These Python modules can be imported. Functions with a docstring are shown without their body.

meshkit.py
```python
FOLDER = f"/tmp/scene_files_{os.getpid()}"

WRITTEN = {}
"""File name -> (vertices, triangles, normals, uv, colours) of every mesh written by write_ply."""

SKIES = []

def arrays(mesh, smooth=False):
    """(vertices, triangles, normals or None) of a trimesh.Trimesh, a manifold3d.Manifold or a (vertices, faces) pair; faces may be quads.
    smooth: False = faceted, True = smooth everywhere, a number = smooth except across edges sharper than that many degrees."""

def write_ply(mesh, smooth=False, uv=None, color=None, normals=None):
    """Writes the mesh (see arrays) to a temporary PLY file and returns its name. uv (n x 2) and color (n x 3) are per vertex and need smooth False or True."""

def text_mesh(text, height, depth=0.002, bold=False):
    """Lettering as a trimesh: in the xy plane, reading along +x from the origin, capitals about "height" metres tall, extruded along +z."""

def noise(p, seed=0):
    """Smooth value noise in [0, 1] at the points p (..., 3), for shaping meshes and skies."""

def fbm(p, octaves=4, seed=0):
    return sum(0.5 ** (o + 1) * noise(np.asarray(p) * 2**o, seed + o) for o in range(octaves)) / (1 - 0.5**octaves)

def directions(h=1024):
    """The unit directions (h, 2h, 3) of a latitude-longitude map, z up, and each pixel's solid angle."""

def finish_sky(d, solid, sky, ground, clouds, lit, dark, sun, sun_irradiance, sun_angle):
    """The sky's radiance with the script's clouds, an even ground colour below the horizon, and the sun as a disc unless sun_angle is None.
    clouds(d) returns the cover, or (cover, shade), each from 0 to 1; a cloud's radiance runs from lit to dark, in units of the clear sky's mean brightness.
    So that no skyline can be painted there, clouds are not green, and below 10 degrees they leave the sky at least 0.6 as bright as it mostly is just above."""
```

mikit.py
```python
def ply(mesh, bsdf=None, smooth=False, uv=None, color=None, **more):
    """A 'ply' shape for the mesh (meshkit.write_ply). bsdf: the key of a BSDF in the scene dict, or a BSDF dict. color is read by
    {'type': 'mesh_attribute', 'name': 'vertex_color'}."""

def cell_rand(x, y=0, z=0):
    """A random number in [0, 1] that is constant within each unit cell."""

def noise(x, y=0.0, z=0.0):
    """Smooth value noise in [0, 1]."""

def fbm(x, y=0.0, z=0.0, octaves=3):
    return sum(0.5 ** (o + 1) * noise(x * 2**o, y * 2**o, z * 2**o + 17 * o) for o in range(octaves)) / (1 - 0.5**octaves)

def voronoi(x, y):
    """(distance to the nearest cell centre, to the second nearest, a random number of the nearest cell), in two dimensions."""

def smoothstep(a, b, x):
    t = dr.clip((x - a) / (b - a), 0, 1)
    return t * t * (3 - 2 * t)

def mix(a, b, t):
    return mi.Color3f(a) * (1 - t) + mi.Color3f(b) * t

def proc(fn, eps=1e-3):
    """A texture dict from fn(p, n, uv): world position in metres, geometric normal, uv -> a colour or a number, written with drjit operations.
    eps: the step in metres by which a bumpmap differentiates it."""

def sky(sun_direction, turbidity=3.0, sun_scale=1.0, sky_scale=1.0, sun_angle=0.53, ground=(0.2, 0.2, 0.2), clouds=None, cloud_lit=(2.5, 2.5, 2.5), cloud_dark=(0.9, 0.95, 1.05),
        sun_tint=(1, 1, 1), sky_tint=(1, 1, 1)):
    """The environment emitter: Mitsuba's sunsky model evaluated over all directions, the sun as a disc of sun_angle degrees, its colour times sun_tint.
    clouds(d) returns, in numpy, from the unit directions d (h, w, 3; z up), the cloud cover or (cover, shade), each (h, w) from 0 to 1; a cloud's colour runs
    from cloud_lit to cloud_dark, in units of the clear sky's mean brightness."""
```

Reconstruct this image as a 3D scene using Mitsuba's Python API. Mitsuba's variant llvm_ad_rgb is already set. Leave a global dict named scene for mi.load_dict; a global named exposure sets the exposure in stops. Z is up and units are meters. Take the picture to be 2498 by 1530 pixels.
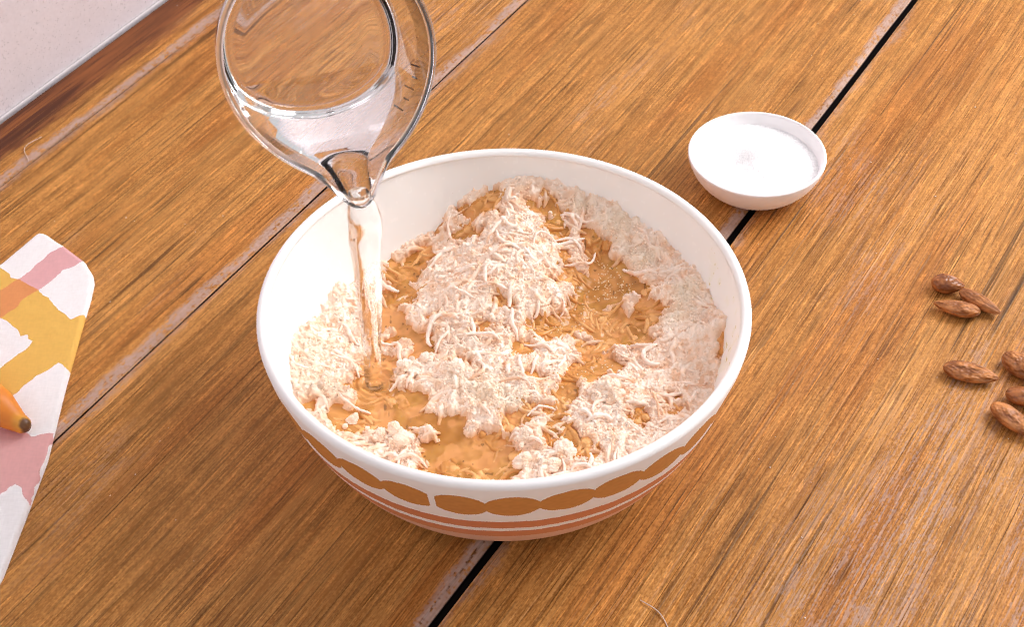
import math, random
import numpy as np, trimesh, drjit as dr, mitsuba as mi, manifold3d as m3
from scipy.interpolate import RBFInterpolator, RectBivariateSpline
from scipy.ndimage import gaussian_filter
from scipy.spatial import cKDTree
import shapely
from shapely.geometry import Polygon, Point
import mikit, meshkit
from mikit import proc, noise, fbm, voronoi, smoothstep, mix, cell_rand

T = mi.ScalarTransform4f
scene, labels = {"type": "scene"}, {}
# ---------------------------------------------------------------- camera, light, exposure
CAM = np.array([0.00399, -0.60861, 0.66303])
FWD = np.array([0.0, 0.724614, -0.689155]); UPV = np.array([0.01992897, 0.68901816, 0.72447002])
scene["camera"] = {"type": "perspective", "fov": 34.48, "fov_axis": "x", "near_clip": 0.02, "far_clip": 30.0,
                   "to_world": T().look_at(origin=CAM.tolist(), target=(CAM + FWD).tolist(), up=UPV.tolist())}
exposure = 0.31


def put(key, shape, label=None, cat=None, group=None, kind=None):
    while key in scene:
        base = key[:-4] if key[-4] == "_" and key[-3:].isdigit() else key
        n = int(key[-3:]) + 1 if base != key else 1
        key = f"{base}_{n:03d}"
    scene[key] = shape
    if label or kind or cat:
        tag(key, label, cat, group, kind)
    return key


def tag(key, label=None, cat=None, group=None, kind=None):
    d = {}
    if label: d["label"] = label
    if cat: d["category"] = cat
    if group: d["group"] = group
    if kind: d["kind"] = kind
    labels[key] = d


def frame_at(pos, target):
    return T().look_at(origin=list(pos), target=list(target), up=[0, 0.05, 1])


def box(dx, dy, dz, loc=(0, 0, 0)):
    b = trimesh.creation.box((dx, dy, dz)); b.apply_translation(loc); return b


# the even light of the pale room around the table
scene["room_light"] = {"type": "constant", "radiance": {"type": "rgb", "value": [.515, .505, .515]}}
# softbox lamps of the kitchen studio, all well outside the frame
scene["lamp_housing_grey"] = {"type": "roughplastic", "diffuse_reflectance": {"type": "rgb", "value": [0.55, 0.54, 0.55]}, "alpha": 0.3}


def softbox(pos, target, w, h, rad, label):
    key = "softbox_lamp" if "softbox_lamp__diffuser" not in scene else f"softbox_lamp_{sum(k.startswith('softbox_lamp') and k.endswith('diffuser') for k in scene):03d}"
    M = frame_at(pos, target)
    scene[key + "__diffuser"] = {"type": "rectangle", "to_world": M @ T().scale([w / 2, h / 2, 1]),
                                 "bsdf": {"type": "diffuse", "reflectance": {"type": "rgb", "value": [0.6, 0.6, 0.6]}},
                                 "emitter": {"type": "area", "radiance": {"type": "rgb", "value": list(rad)}}}
    rim = trimesh.util.concatenate([box(w + .04, .02, .06, (0, s * (h / 2 + .01), -.02)) for s in (-1, 1)] +
                                   [box(.02, h, .06, (s * (w / 2 + .01), 0, -.02)) for s in (-1, 1)] + [box(w, h, .01, (0, 0, -.03))])
    scene[key + "__housing"] = mikit.ply(rim, "lamp_housing_grey", to_world=M)
    tag(key, label, "lamp")


softbox((1.15, 0.55, 1.05), (0, 0, 0.05), 0.9, 0.9, (9.2, 9.05, 9.0), "large square softbox lamp above the right side of the table")
softbox((-1.05, -0.45, 1.15), (0, 0, 0.05), 0.8, 1.1, (3.4, 3.3, 3.5), "tall softbox lamp standing beyond the left end of the table")
# outlines and heights, in millimetres on the table (x right, y away)
CP= [[-109.4,-18.6,57.2],[-110.9,10.4,58.2],[-107.2,23.9,54.0],[-98.2,41.4,46.1],[-96.1,52.9,53.6],[-81.9,68.0,45.5],[-68.7,82.4,47.5],[-56.3,92.7,50.3],[-39.2,99.6,47.0],[-38.2,104.2,56.8],[-27.0,110.4,64.9],[-12.9,114.9,71.3],[8.0,116.4,75.5],[24.2,115.4,80.3],[40.1,109.0,73.3],[58.0,100.7,73.7],[75.5,87.0,69.9],[92.2,67.0,66.0],[103.7,45.7,63.9],[110.3,22.2,61.6],[115.4,5.7,71.3],[112.1,-11.9,62.0],[104.9,-20.1,46.6],[5.2,83.2,75.0],[-6.3,63.1,69.0],[15.5,41.6,64.0],[49.5,59.2,53.0],[63.1,23.2,50.0],[21.4,18.1,50.0],[39.3,88.1,64.0],[21.5,103.9,72.0],[90.0,39.4,64.0],[99.9,3.6,62.0],[-28.6,40.8,60.0],[3.6,-15.7,60.0],[-11.1,-30.8,58.0],[-55.1,20.2,47.0],[-52.0,62.1,47.0],[-97.5,9.1,53.0],[-91.0,-21.8,54.0],[-69.8,-33.0,50.0],[-27.6,-59.2,53.0],[8.9,-69.2,57.0],[52.7,-38.2,61.0],[73.7,-60.1,60.0],[92.4,-33.6,58.0],[-20.1,99.3,62.0],[-31.8,87.8,54.0],[97.0,-56.0,59.0],[72.0,-85.8,59.0],[38.3,-105.2,59.0],[0.0,-112.0,55.0],[-38.3,-105.2,55.0],[-72.0,-85.8,55.0],[-97.0,-56.0,55.0]]
WET= [[[13.4,103.2],[20.6,107.3],[31.0,102.3],[39.7,98.1],[45.7,95.1],[48.0,86.1],[54.6,78.4],[62.1,71.9],[66.8,61.4],[71.5,55.8],[77.1,50.5],[78.9,39.8],[86.0,35.0],[86.3,26.8],[80.9,20.1],[76.5,16.1],[76.6,6.9],[67.5,5.6],[58.7,10.1],[52.7,5.4],[60.0,-8.4],[54.6,-15.7],[44.3,-26.1],[38.1,-21.7],[40.4,-7.8],[35.0,19.9],[26.3,10.7],[18.1,12.9],[11.6,20.6],[12.5,25.4],[21.0,29.0],[34.0,37.6],[39.6,51.3],[24.2,52.7],[35.8,63.4],[31.8,72.3],[26.0,82.0],[22.7,90.9]],[[41.3,1.1],[59.9,-7.2],[46.4,-16.1],[39.1,-23.5],[35.6,-36.4],[31.2,-49.8],[25.1,-58.1],[21.0,-67.3],[16.4,-65.5],[19.5,-55.0],[24.6,-44.1],[15.8,-50.9],[2.2,-57.8],[-0.5,-46.7],[10.2,-40.4],[23.8,-40.0],[29.1,-28.5],[29.5,-16.7]],[[-68.6,58.6],[-59.0,60.0],[-53.6,55.7],[-48.9,46.8],[-56.9,50.0],[-54.5,31.6],[-44.0,26.5],[-37.8,16.3],[-36.7,1.0],[-44.2,0.7],[-55.1,1.9],[-61.3,-7.4],[-67.7,-11.0],[-67.2,-20.5],[-84.8,-21.3],[-78.3,-9.4],[-73.1,-1.2],[-75.5,11.9],[-77.1,24.1],[-68.5,38.2],[-70.0,51.0]],[[-65.0,81.0],[-49.3,91.8],[-38.6,93.7],[-38.4,82.4],[-43.4,70.5],[-51.3,65.7],[-48.2,53.3],[-50.7,47.6],[-57.0,54.1],[-67.6,56.0],[-66.4,68.5],[-63.2,77.6]],[[-102.3,-29.9],[-86.2,-26.1],[-83.8,-17.2],[-71.8,-3.6],[-66.3,-12.5],[-51.0,-19.5],[-42.9,-22.3],[-38.7,-33.9],[-29.7,-41.9],[-22.8,-41.9],[-20.8,-52.1],[-13.1,-55.7],[-5.4,-54.4],[2.2,-59.0],[3.9,-72.3],[4.7,-82.1],[0.8,-90.1],[-28.1,-88.0],[-43.3,-77.0],[-39.7,-70.5],[-45.9,-55.5],[-55.9,-48.1],[-68.4,-49.3],[-83.6,-51.7],[-91.8,-43.1],[-98.9,-37.4]],[[-7.9,115.3],[0.4,112.2],[1.6,105.4],[0.2,97.9],[-3.5,96.6],[-8.5,93.1],[-9.5,83.2],[-14.1,79.4],[-21.0,82.8],[-25.3,94.3],[-21.5,100.9],[-24.7,108.4],[-18.2,106.3],[-9.3,112.4]],[[13.7,6.2],[12.0,0.4],[8.0,-2.7],[4.1,-1.0],[2.6,3.8],[4.3,8.8],[8.3,11.5],[12.2,10.7]],[[37.1,-28.7],[34.8,-35.1],[29.7,-37.3],[24.9,-34.7],[23.0,-28.7],[25.3,-22.1],[30.4,-18.9],[35.3,-21.7]],[[-32.8,102.2],[-33.9,100.7],[-36.6,101.0],[-39.3,102.7],[-40.4,104.8],[-39.3,106.3],[-36.6,106.3],[-33.9,104.6]],[[116.7,-8.3],[115.4,-14.2],[113.0,-16.0],[110.9,-12.8],[110.3,-6.3],[111.7,0.2],[114.2,2.5],[116.2,-1.3]],[[38.8,-67.5],[36.5,-74.7],[31.6,-77.3],[27.0,-73.8],[25.2,-66.2],[27.5,-59.0],[32.5,-56.4],[37.2,-59.9]],[[18.5,-23.9],[17.1,-27.9],[13.8,-29.5],[10.6,-27.9],[9.4,-24.2],[10.8,-20.3],[14.1,-18.4],[17.3,-19.8]],[[-18.8,-5.8],[-20.3,-8.5],[-23.9,-9.0],[-27.5,-6.8],[-29.1,-3.4],[-27.6,-0.7],[-24.0,-0.3],[-20.3,-2.4]],[[5.2,31.7],[3.6,29.6],[-0.1,28.4],[-3.8,29.1],[-5.3,31.1],[-3.7,33.1],[-0.0,34.0],[3.7,33.5]],[[-6.7,16.5],[-8.0,14.2],[-11.1,13.3],[-14.1,14.5],[-15.4,16.9],[-14.1,19.0],[-11.0,19.7],[-8.0,18.7]],[[90.1,-40.6],[88.3,-45.7],[84.9,-47.9],[81.9,-46.1],[81.0,-41.3],[82.8,-36.1],[86.3,-33.5],[89.3,-35.5]],[[70.1,-49.3],[68.7,-52.9],[66.0,-54.4],[63.5,-53.0],[62.7,-49.5],[64.0,-45.8],[66.8,-44.1],[69.3,-45.6]],[[-99.0,-37.1],[-99.8,-39.7],[-102.0,-41.0],[-104.3,-40.3],[-105.4,-37.9],[-104.7,-35.3],[-102.5,-33.9],[-100.1,-34.7]],[[45.6,-75.5],[44.0,-79.1],[40.4,-80.3],[37.0,-78.6],[35.7,-74.9],[37.3,-71.4],[40.9,-70.2],[44.4,-71.9]],[[-33.9,29.5],[-34.9,27.7],[-37.4,27.8],[-40.0,29.8],[-41.1,32.6],[-40.1,34.5],[-37.5,34.3],[-35.0,32.2]]]
CLUMPS= [[50.9,-34.4,60.0,6.2],[-51.7,-57.5,51.8,5.4],[-62.5,-54.3,51.6,4.5],[10.0,-63.1,57.7,5.6],[7.7,-76.8,56.6,4.5],[27.9,-70.4,59.2,4.5],[22.6,-81.2,58.2,4.1],[-77.5,-41.4,51.7,3.7],[54.5,-42.4,60.9,4.1],[45.5,-39.1,60.6,3.7],[-24.9,-11.9,55.5,6.2],[-47.6,-6.5,50.6,4.5],[-41.2,-1.8,51.7,3.7],[-91.5,-15.6,53.6,4.5]]
GRAINY= [[64.2,84.7,11.3],[76.6,65.5,9.3],[-9.0,-28.3,12.4],[93.0,21.2,9.3],[98.4,34.3,8.2],[1.3,-37.7,8.2],[44.3,100.1,7.2],[-21.7,-20.0,8.2],[-99.2,5.0,10.3],[-102.7,-17.6,8.2],[-91.1,-21.6,8.2]]
NPRINT= [[[-323.9,151.5],[-302.7,133.2],[-296.7,127.4],[-294.3,124.3],[-290.2,122.1],[-277.5,113.2],[-271.5,106.6],[-268.7,105.5],[-264.8,99.6],[-261.4,95.6],[-258.4,93.5],[-251.8,86.6],[-247.1,89.8],[-234.5,93.8],[-235.1,43.5],[-247.7,46.1],[-250.3,49.8],[-252.5,51.2],[-257.5,46.8],[-266.3,36.3],[-273.8,26.1],[-283.5,9.9],[-292.6,1.9]],[[-312.4,100.0],[-293.2,88.3],[-288.9,86.7],[-284.6,81.8],[-280.5,77.9],[-278.6,73.6],[-275.0,74.9],[-273.5,70.7],[-270.1,68.7],[-272.4,63.7],[-278.2,56.9],[-284.5,47.1],[-297.3,32.8]],[[-265.4,154.5],[-269.9,150.4],[-275.7,146.4],[-278.2,141.2],[-282.4,134.6],[-284.1,129.1],[-290.2,122.1],[-298.3,112.4],[-312.4,100.0],[-307.2,76.8],[-293.3,88.6],[-286.2,96.3],[-284.7,102.1],[-277.7,110.8],[-274.9,113.7],[-268.0,123.5],[-265.0,129.5],[-258.9,133.4],[-254.1,137.4]],[[-293.2,4.6],[-268.0,1.2],[-261.7,0.1],[-257.4,-4.6],[-255.5,-4.2],[-253.1,-2.4],[-245.9,-1.2],[-248.7,-52.0],[-251.9,-48.6],[-255.0,-41.7],[-258.5,-38.6],[-261.2,-41.5],[-262.6,-44.0],[-264.9,-45.7],[-279.3,-57.1]]]
# ---------------------------------------------------------------- the table and the wall
TH = 1.0131163
DU = np.array([math.cos(TH), math.sin(TH), 0]); DN = np.array([-math.sin(TH), math.cos(TH), 0])
PLANKS = [(0.3885, 0.4345), (0.2074, 0.3877), (-0.0350, 0.2066), (-0.2990, -0.0395), (-0.5000, -0.2998)]   # v ranges across the grain


def uv_of(p):
    return p.x * DU[0] + p.y * DU[1], p.x * DN[0] + p.y * DN[1]


def wood_height(p, n=None, uv=None):
    u, v = uv_of(p)
    w = v + 0.0010 * noise(u * 9, v * 30)
    g = noise(u * 26, w * 1100) * 0.5 + noise(u * 70, w * 2300, 3.0) * 0.5
    crack = smoothstep(0.74, 0.88, noise(u * 17, w * 800, 7.0))
    return g * 0.7 - crack * 0.9 + 0.45 * noise(u * 900, v * 1300, 2.0)


def wear_and_glint(u, v):
    """How worn each spot is: the plank edges, cloudy patches, and painted pale glints on the board nearest the camera's right."""
    edge = mi.Float(0)
    for (a, b), k in zip(PLANKS, (1.0, 1.0, 1.0, .7, .8)):
        lo, hi = v - a, b - v
        inside = (lo > -0.002) & (hi > -0.002)
        wob = 0.005 * noise(u * 26, a * 50 + 3) + 0.003 * noise(u * 120, a * 50 + 8)
        e = dr.maximum(1 - smoothstep(0.0045, 0.0095, lo + wob - 0.003), 0.7 * (1 - smoothstep(0.0010, 0.0080, hi + wob - 0.003)))
        edge = dr.select(inside, e * k, edge)
    cloud = smoothstep(0.55, 0.78, fbm(u * 7, v * 24, 4.0, octaves=3)) * 0.38
    near = smoothstep(-0.12, -0.27, v) * smoothstep(0.26, 0.02, u)  # pale glints of light painted into the worn colour
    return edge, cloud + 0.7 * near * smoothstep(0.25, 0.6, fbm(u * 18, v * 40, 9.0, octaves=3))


def wood_color(p, n=None, uv=None):
    u, v = uv_of(p)
    pid = mi.Float(0)
    for i, (a, b) in enumerate(PLANKS):
        pid = dr.select((v > a - 0.002) & (v < b + 0.002), mi.Float(i), pid)
    off = pid * 3.7
    w = v + 0.0016 * noise(u * 7 + off, v * 22) + 0.0005 * noise(u * 40, v * 90)
    broad = fbm(u * 2.2 + off, w * 30, 1.0, octaves=3)
    mid = noise(u * 8 + off, w * 210, 5.0)
    fine = noise(u * 26, w * 1000, 8.0) * 0.5 + noise(u * 60, w * 2200, 2.0) * 0.5
    grit = noise(u * 800, v * 1500, 3.0)
    t = 0.14 * broad + 0.15 * mid + 0.42 * fine + 0.29 * grit
    c = mix(mi.Color3f(0.315, 0.121, 0.024), mi.Color3f(0.565, 0.260, 0.071), smoothstep(0.24, 0.74, t))
    # redder and darker stain left in cloudy streaks
    c = mix(c, c * mi.Color3f(0.86, 0.64, 0.46), 0.42 * smoothstep(0.48, 0.72, fbm(u * 5 + off, v * 40, 11.0, octaves=3)) + .16 * smoothstep(.1, -.15, v) * smoothstep(.1, .5, u))
    c = c * (.94 + .12 * cell_rand(pid, 5)) * (1 - 0.13 * smoothstep(0.52, 0.78, fbm(u * 16 + off, v * 60, 6.0, octaves=4)) * smoothstep(.35, .65, grit + .3 * fine))
    # dark open pores and cracks along the grain
    c = c * (1 - 0.26 * smoothstep(0.76, 0.88, noise(u * 17, w * 1100, 7.0)))
    c = c * (1 + 0.34 * smoothstep(0.70, 0.86, noise(u * 75, w * 1700, 31.0)))
    c = c * (1 - 0.34 * smoothstep(0.70, 0.84, noise(u * 38, w * 1500, 17.0)))
    c = c * (1 - 0.26 * smoothstep(0.70, 0.84, noise(u * 12, w * 1900, 23.0)))
    c = c * (1 - 0.55 * smoothstep(0.87, 0.93, noise(u * 4, w * 640, 13.0)))
    # worn, greyed timber plus painted glints: speckled, so that the stain is still seen between the specks
    edge, cloud = wear_and_glint(u, v)
    speck = 0.35 * noise(u * 110, v * 1500, 3.0) + 0.25 * noise(u * 700, v * 1300, 6.0) + .25 * noise(u * 45, v * 700, 9.0) + .15 * fine
    rough = .6 * noise(u * 700, v * 950, 12.0) + .4 * noise(u * 260, v * 480, 14.0)
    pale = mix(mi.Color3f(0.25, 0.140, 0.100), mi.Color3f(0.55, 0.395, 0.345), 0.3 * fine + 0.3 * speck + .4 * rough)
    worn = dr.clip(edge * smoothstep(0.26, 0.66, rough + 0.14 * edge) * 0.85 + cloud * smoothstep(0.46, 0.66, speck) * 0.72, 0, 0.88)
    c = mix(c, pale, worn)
    # the strip against the wall keeps a dark varnish
    dark = smoothstep(0.399, 0.4145, v + 0.008 * noise(u * 30, v * 300, 2.0) + .006 * noise(u * 120, v * 900, 5.0) - 0.007)
    c = mix(c, mix(mi.Color3f(0.085, 0.026, 0.012), mi.Color3f(0.26, 0.085, 0.026), smoothstep(0.35, 0.72, .6 * fbm(u * 14, v * 160, 2.0, octaves=3) + .4 * fine)), dark)
    # flanks of the boards, down in the gaps, are painted black as shade
    return mix(c, mi.Color3f(.012, .008, .007), smoothstep(-.0016, -.0021, p.z))


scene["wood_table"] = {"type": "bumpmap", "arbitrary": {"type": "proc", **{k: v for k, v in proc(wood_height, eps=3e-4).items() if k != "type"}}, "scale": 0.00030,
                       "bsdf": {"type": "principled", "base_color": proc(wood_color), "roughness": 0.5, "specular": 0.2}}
scene["gap_dark"] = {"type": "diffuse", "reflectance": {"type": "rgb", "value": [0.006, 0.005, 0.005]}}


def plank_mesh(a, b, u0, u1, lo_bevel, hi_bevel):
    """One board: section across the grain with rounded-over long edges, swept along the grain with a slightly uneven edge line."""
    us = np.linspace(u0, u1, 260)
    wl, dl = lo_bevel; wh, dh = hi_bevel
    sec = [(a + 0.0008, -0.022), (a, -0.012), (a, -dl)] + [(a + wl * t, -dl * (1 - t) ** 2) for t in (.2, .4, .6, .8, 1)] + \
          [(b - wh * t, -dh * (1 - t) ** 2) for t in (1, .75, .5, .25)] + [(b, -dh), (b, -0.012), (b - 0.0008, -0.022)]
    sec = np.array(sec); k = len(sec)
    V = np.zeros((len(us), k, 3))
    wob = 0.0006 * (meshkit.fbm(np.stack([us * 18, us * 0 + a * 77, us * 0], -1), 3) - .5)
    wob2 = 0.0006 * (meshkit.fbm(np.stack([us * 18, us * 0 + b * 77, us * 0 + 5], -1), 3) - .5)
    for i, u in enumerate(us):
        vv = sec[:, 0] + np.where(np.arange(k) < 8, wob[i], wob2[i])
        V[i] = u * DU + vv[:, None] * DN; V[i, :, 2] = sec[:, 1]
    idx = np.arange(len(us) * k).reshape(len(us), k)
    q = np.stack([idx[:-1], np.roll(idx, -1, 1)[:-1], np.roll(idx, -1, 1)[1:], idx[1:]], -1).reshape(-1, 4)
    m = trimesh.Trimesh(V.reshape(-1, 3), np.vstack([q[:, [0, 1, 2]], q[:, [0, 2, 3]]]), process=False)
    f = [[idx[0, 0], idx[0, j + 1], idx[0, j]] for j in range(1, k - 1)] + [[idx[-1, 0], idx[-1, j], idx[-1, j + 1]] for j in range(1, k - 1)]
    m = trimesh.Trimesh(m.vertices, np.vstack([m.faces, f]), process=False)
    m.fix_normals()
    return m


BEV = [((.007, .0015), (.002, .001)), ((.008, .0016), (.003, .0014)), ((.006, .002), (.004, .002)), ((.006, .002), (.004, .0012)), ((.006, .002), (.004, .002))]
PLABEL = ["narrow dark varnished board against the wall", None, None, None, None]
for (a, b), (lb, hb), pl in zip(PLANKS, BEV, PLABEL):
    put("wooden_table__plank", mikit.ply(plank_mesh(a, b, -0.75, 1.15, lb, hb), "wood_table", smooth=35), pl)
under = box(1.9, 0.93, 0.02); under.apply_transform(trimesh.transformations.rotation_matrix(TH, [0, 0, 1]))
under.apply_translation(DU * 0.2 + DN * -0.033 + np.array([0, 0, -0.0335]))
fills = trimesh.util.concatenate([box(1.9, wd, .012, (.2, cv, zt - .006)) for cv, wd, zt in ((-.03725, .0040, -.0034), (.20695, .0009, -.0040), (.3879, .0009, -.0040))])  # black strips standing in for the shade deep in the gaps
fills.apply_transform(trimesh.transformations.rotation_matrix(TH, [0, 0, 1]))
put("wooden_table__underboard", mikit.ply(under, "gap_dark"), "black board seen through the gaps between the planks")
put("wooden_table__gap_filler", mikit.ply(fills, "gap_dark"))
tag("wooden_table", "weathered brown plank table top with worn pale edges and dark gaps", "table")


def wall_color(p, n=None, uv=None):
    u = p.x * DU[0] + p.y * DU[1]
    a = fbm(u * 30, p.z * 30, 1.0, octaves=3)
    s = noise(u * 420, p.z * 420) * .5 + noise(u * 900, p.z * 900, 4.0) * .5
    pit = smoothstep(.84, .90, noise(u * 800, p.z * 800, 9.0))
    return mix(mi.Color3f(.60, .54, .565), mi.Color3f(.70, .635, .66), .5 * a + .5 * s) * (1 - .16 * pit)


def wall_bump(p, n=None, uv=None):
    u = p.x * DU[0] + p.y * DU[1]
    return noise(u * 420, p.z * 420) + .6 * noise(u * 900, p.z * 900, 4.0) + 1.2 * fbm(u * 60, p.z * 60, 3.0, octaves=2)


scene["plaster"] = {"type": "bumpmap", "arbitrary": proc(wall_bump, eps=4e-4), "scale": 0.00022,
                    "bsdf": {"type": "principled", "base_color": proc(wall_color), "roughness": .8, "specular": .2}}
wall = box(3.2, .05, 2.2); wall.apply_transform(trimesh.transformations.rotation_matrix(TH, [0, 0, 1]))
wall.apply_translation(DU * .2 + DN * (.4385 + .025) + np.array([0, 0, 1.07]))
put("plaster_wall", mikit.ply(wall, "plaster"), "pale lavender rough plaster wall behind the dark edge of the table", "wall")
scene["bead_paint"] = {"type": "roughplastic", "diffuse_reflectance": {"type": "rgb", "value": [.74, .70, .71]}, "alpha": .2}
bead = box(3.0, .0016, .0014); bead.apply_transform(trimesh.transformations.rotation_matrix(TH, [0, 0, 1]))
bead.apply_translation(DU * .2 + DN * .4367 + np.array([0, 0, .0008]))
put("plaster_wall__edge_strip", mikit.ply(bead, "bead_paint"), "thin pale strip where the wall meets the table")

# ---------------------------------------------------------------- mixing bowl
BR, BH, BB = .125, .095, .045


def rout(z):
    t = np.clip((BH - np.asarray(z, float)) / BH, 0, 1)
    return BB + (BR - BB) * (1 - t ** 1.25) ** (1 / 3.0)


def revolve(prof, n=256):
    prof = np.asarray(prof, float)
    a = np.linspace(0, 2 * np.pi, n, endpoint=False)
    V = np.stack([prof[:, 0:1] * np.cos(a), prof[:, 0:1] * np.sin(a), prof[:, 1:2] + 0 * a], -1)
    k = len(prof)
    idx = np.arange(k * n).reshape(k, n)
    q = np.stack([idx[:-1], np.roll(idx, -1, 1)[:-1], np.roll(idx, -1, 1)[1:], idx[1:]], -1).reshape(-1, 4)
    return V.reshape(-1, 3), np.vstack([q[:, [0, 1, 2]], q[:, [0, 2, 3]]])


def bowl_profile(R, H, B, ro, wall, lip):
    zs = H * (1 - np.linspace(0, 1, 60) ** 1.6)[::-1]
    zs = zs[zs < H - lip]
    out = [(1e-4, .0015), (B - .006, .0015), (B - .004, 0.0), (B - .001, 0.0)] + [(float(ro(z)), float(z)) for z in zs if z > .0008]
    r_top = float(ro(H - lip))
    lipc = (r_top - lip * .92, H - lip)
    arc = [(lipc[0] + lip * .92 * math.cos(t), lipc[1] + lip * math.sin(t)) for t in np.linspace(0.1, math.pi - .1, 16)]
    inn = [(max(float(ro(z)) - wall, 1e-4), float(z)) for z in zs[::-1] if z > .006]
    inn = inn + [(B * .8, .0055), (1e-4, .005)]
    return out + arc + inn


def bowl_paint(p, n=None, uv=None):
    ang = dr.atan2(p.y, p.x) * (180 / math.pi)
    r = dr.sqrt(p.x * p.x + p.y * p.y)
    base = mi.Color3f(.84, .825, .82)
    wob = (noise(ang * .5, 3.0) - .5)
    # a chain of hand-cut lens shapes: 12 degrees each, notched where they meet
    s = (ang + 370.2 + .8 * noise(ang * .13, 1.0)) / 12.0
    i = dr.floor(s); f = (s - i) * 2 - 1
    half = .0094 * (.9 + .25 * cell_rand(i, 1)) * dr.sqrt(dr.maximum(1 - .85 * f * f, 0)) + .0005 * wob
    mid = .0768 + .0022 * (cell_rand(i, 2) - .5) + .0012 * f * (cell_rand(i, 4) - .5)
    gap = (dr.abs(ang + 106.6) < .75) | (dr.abs(ang - 85) < .8)
    bead = (dr.abs(p.z - mid) < half) & ~gap
    c = dr.select(bead, mix(mi.Color3f(.50, .215, .058), mi.Color3f(.56, .245, .07), noise(p.x * 600, p.y * 600, p.z * 600)), base)
    st1 = (p.z < .0602 + .0007 * wob) & (p.z > .0518 + .0006 * wob)
    st2 = (p.z < .0476 + .0008 * wob) & (p.z > .0385)
    c = dr.select(st1, mi.Color3f(.58, .21, .10), c)
    c = dr.select(st2, mi.Color3f(.57, .22, .11), c)
    c = dr.select((p.z < .0385) & (p.z > .014), mi.Color3f(.64, .40, .29), c)
    outside = r > .1235 - dr.maximum(0.0, .09 - p.z) * 10.0
    return c


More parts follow.
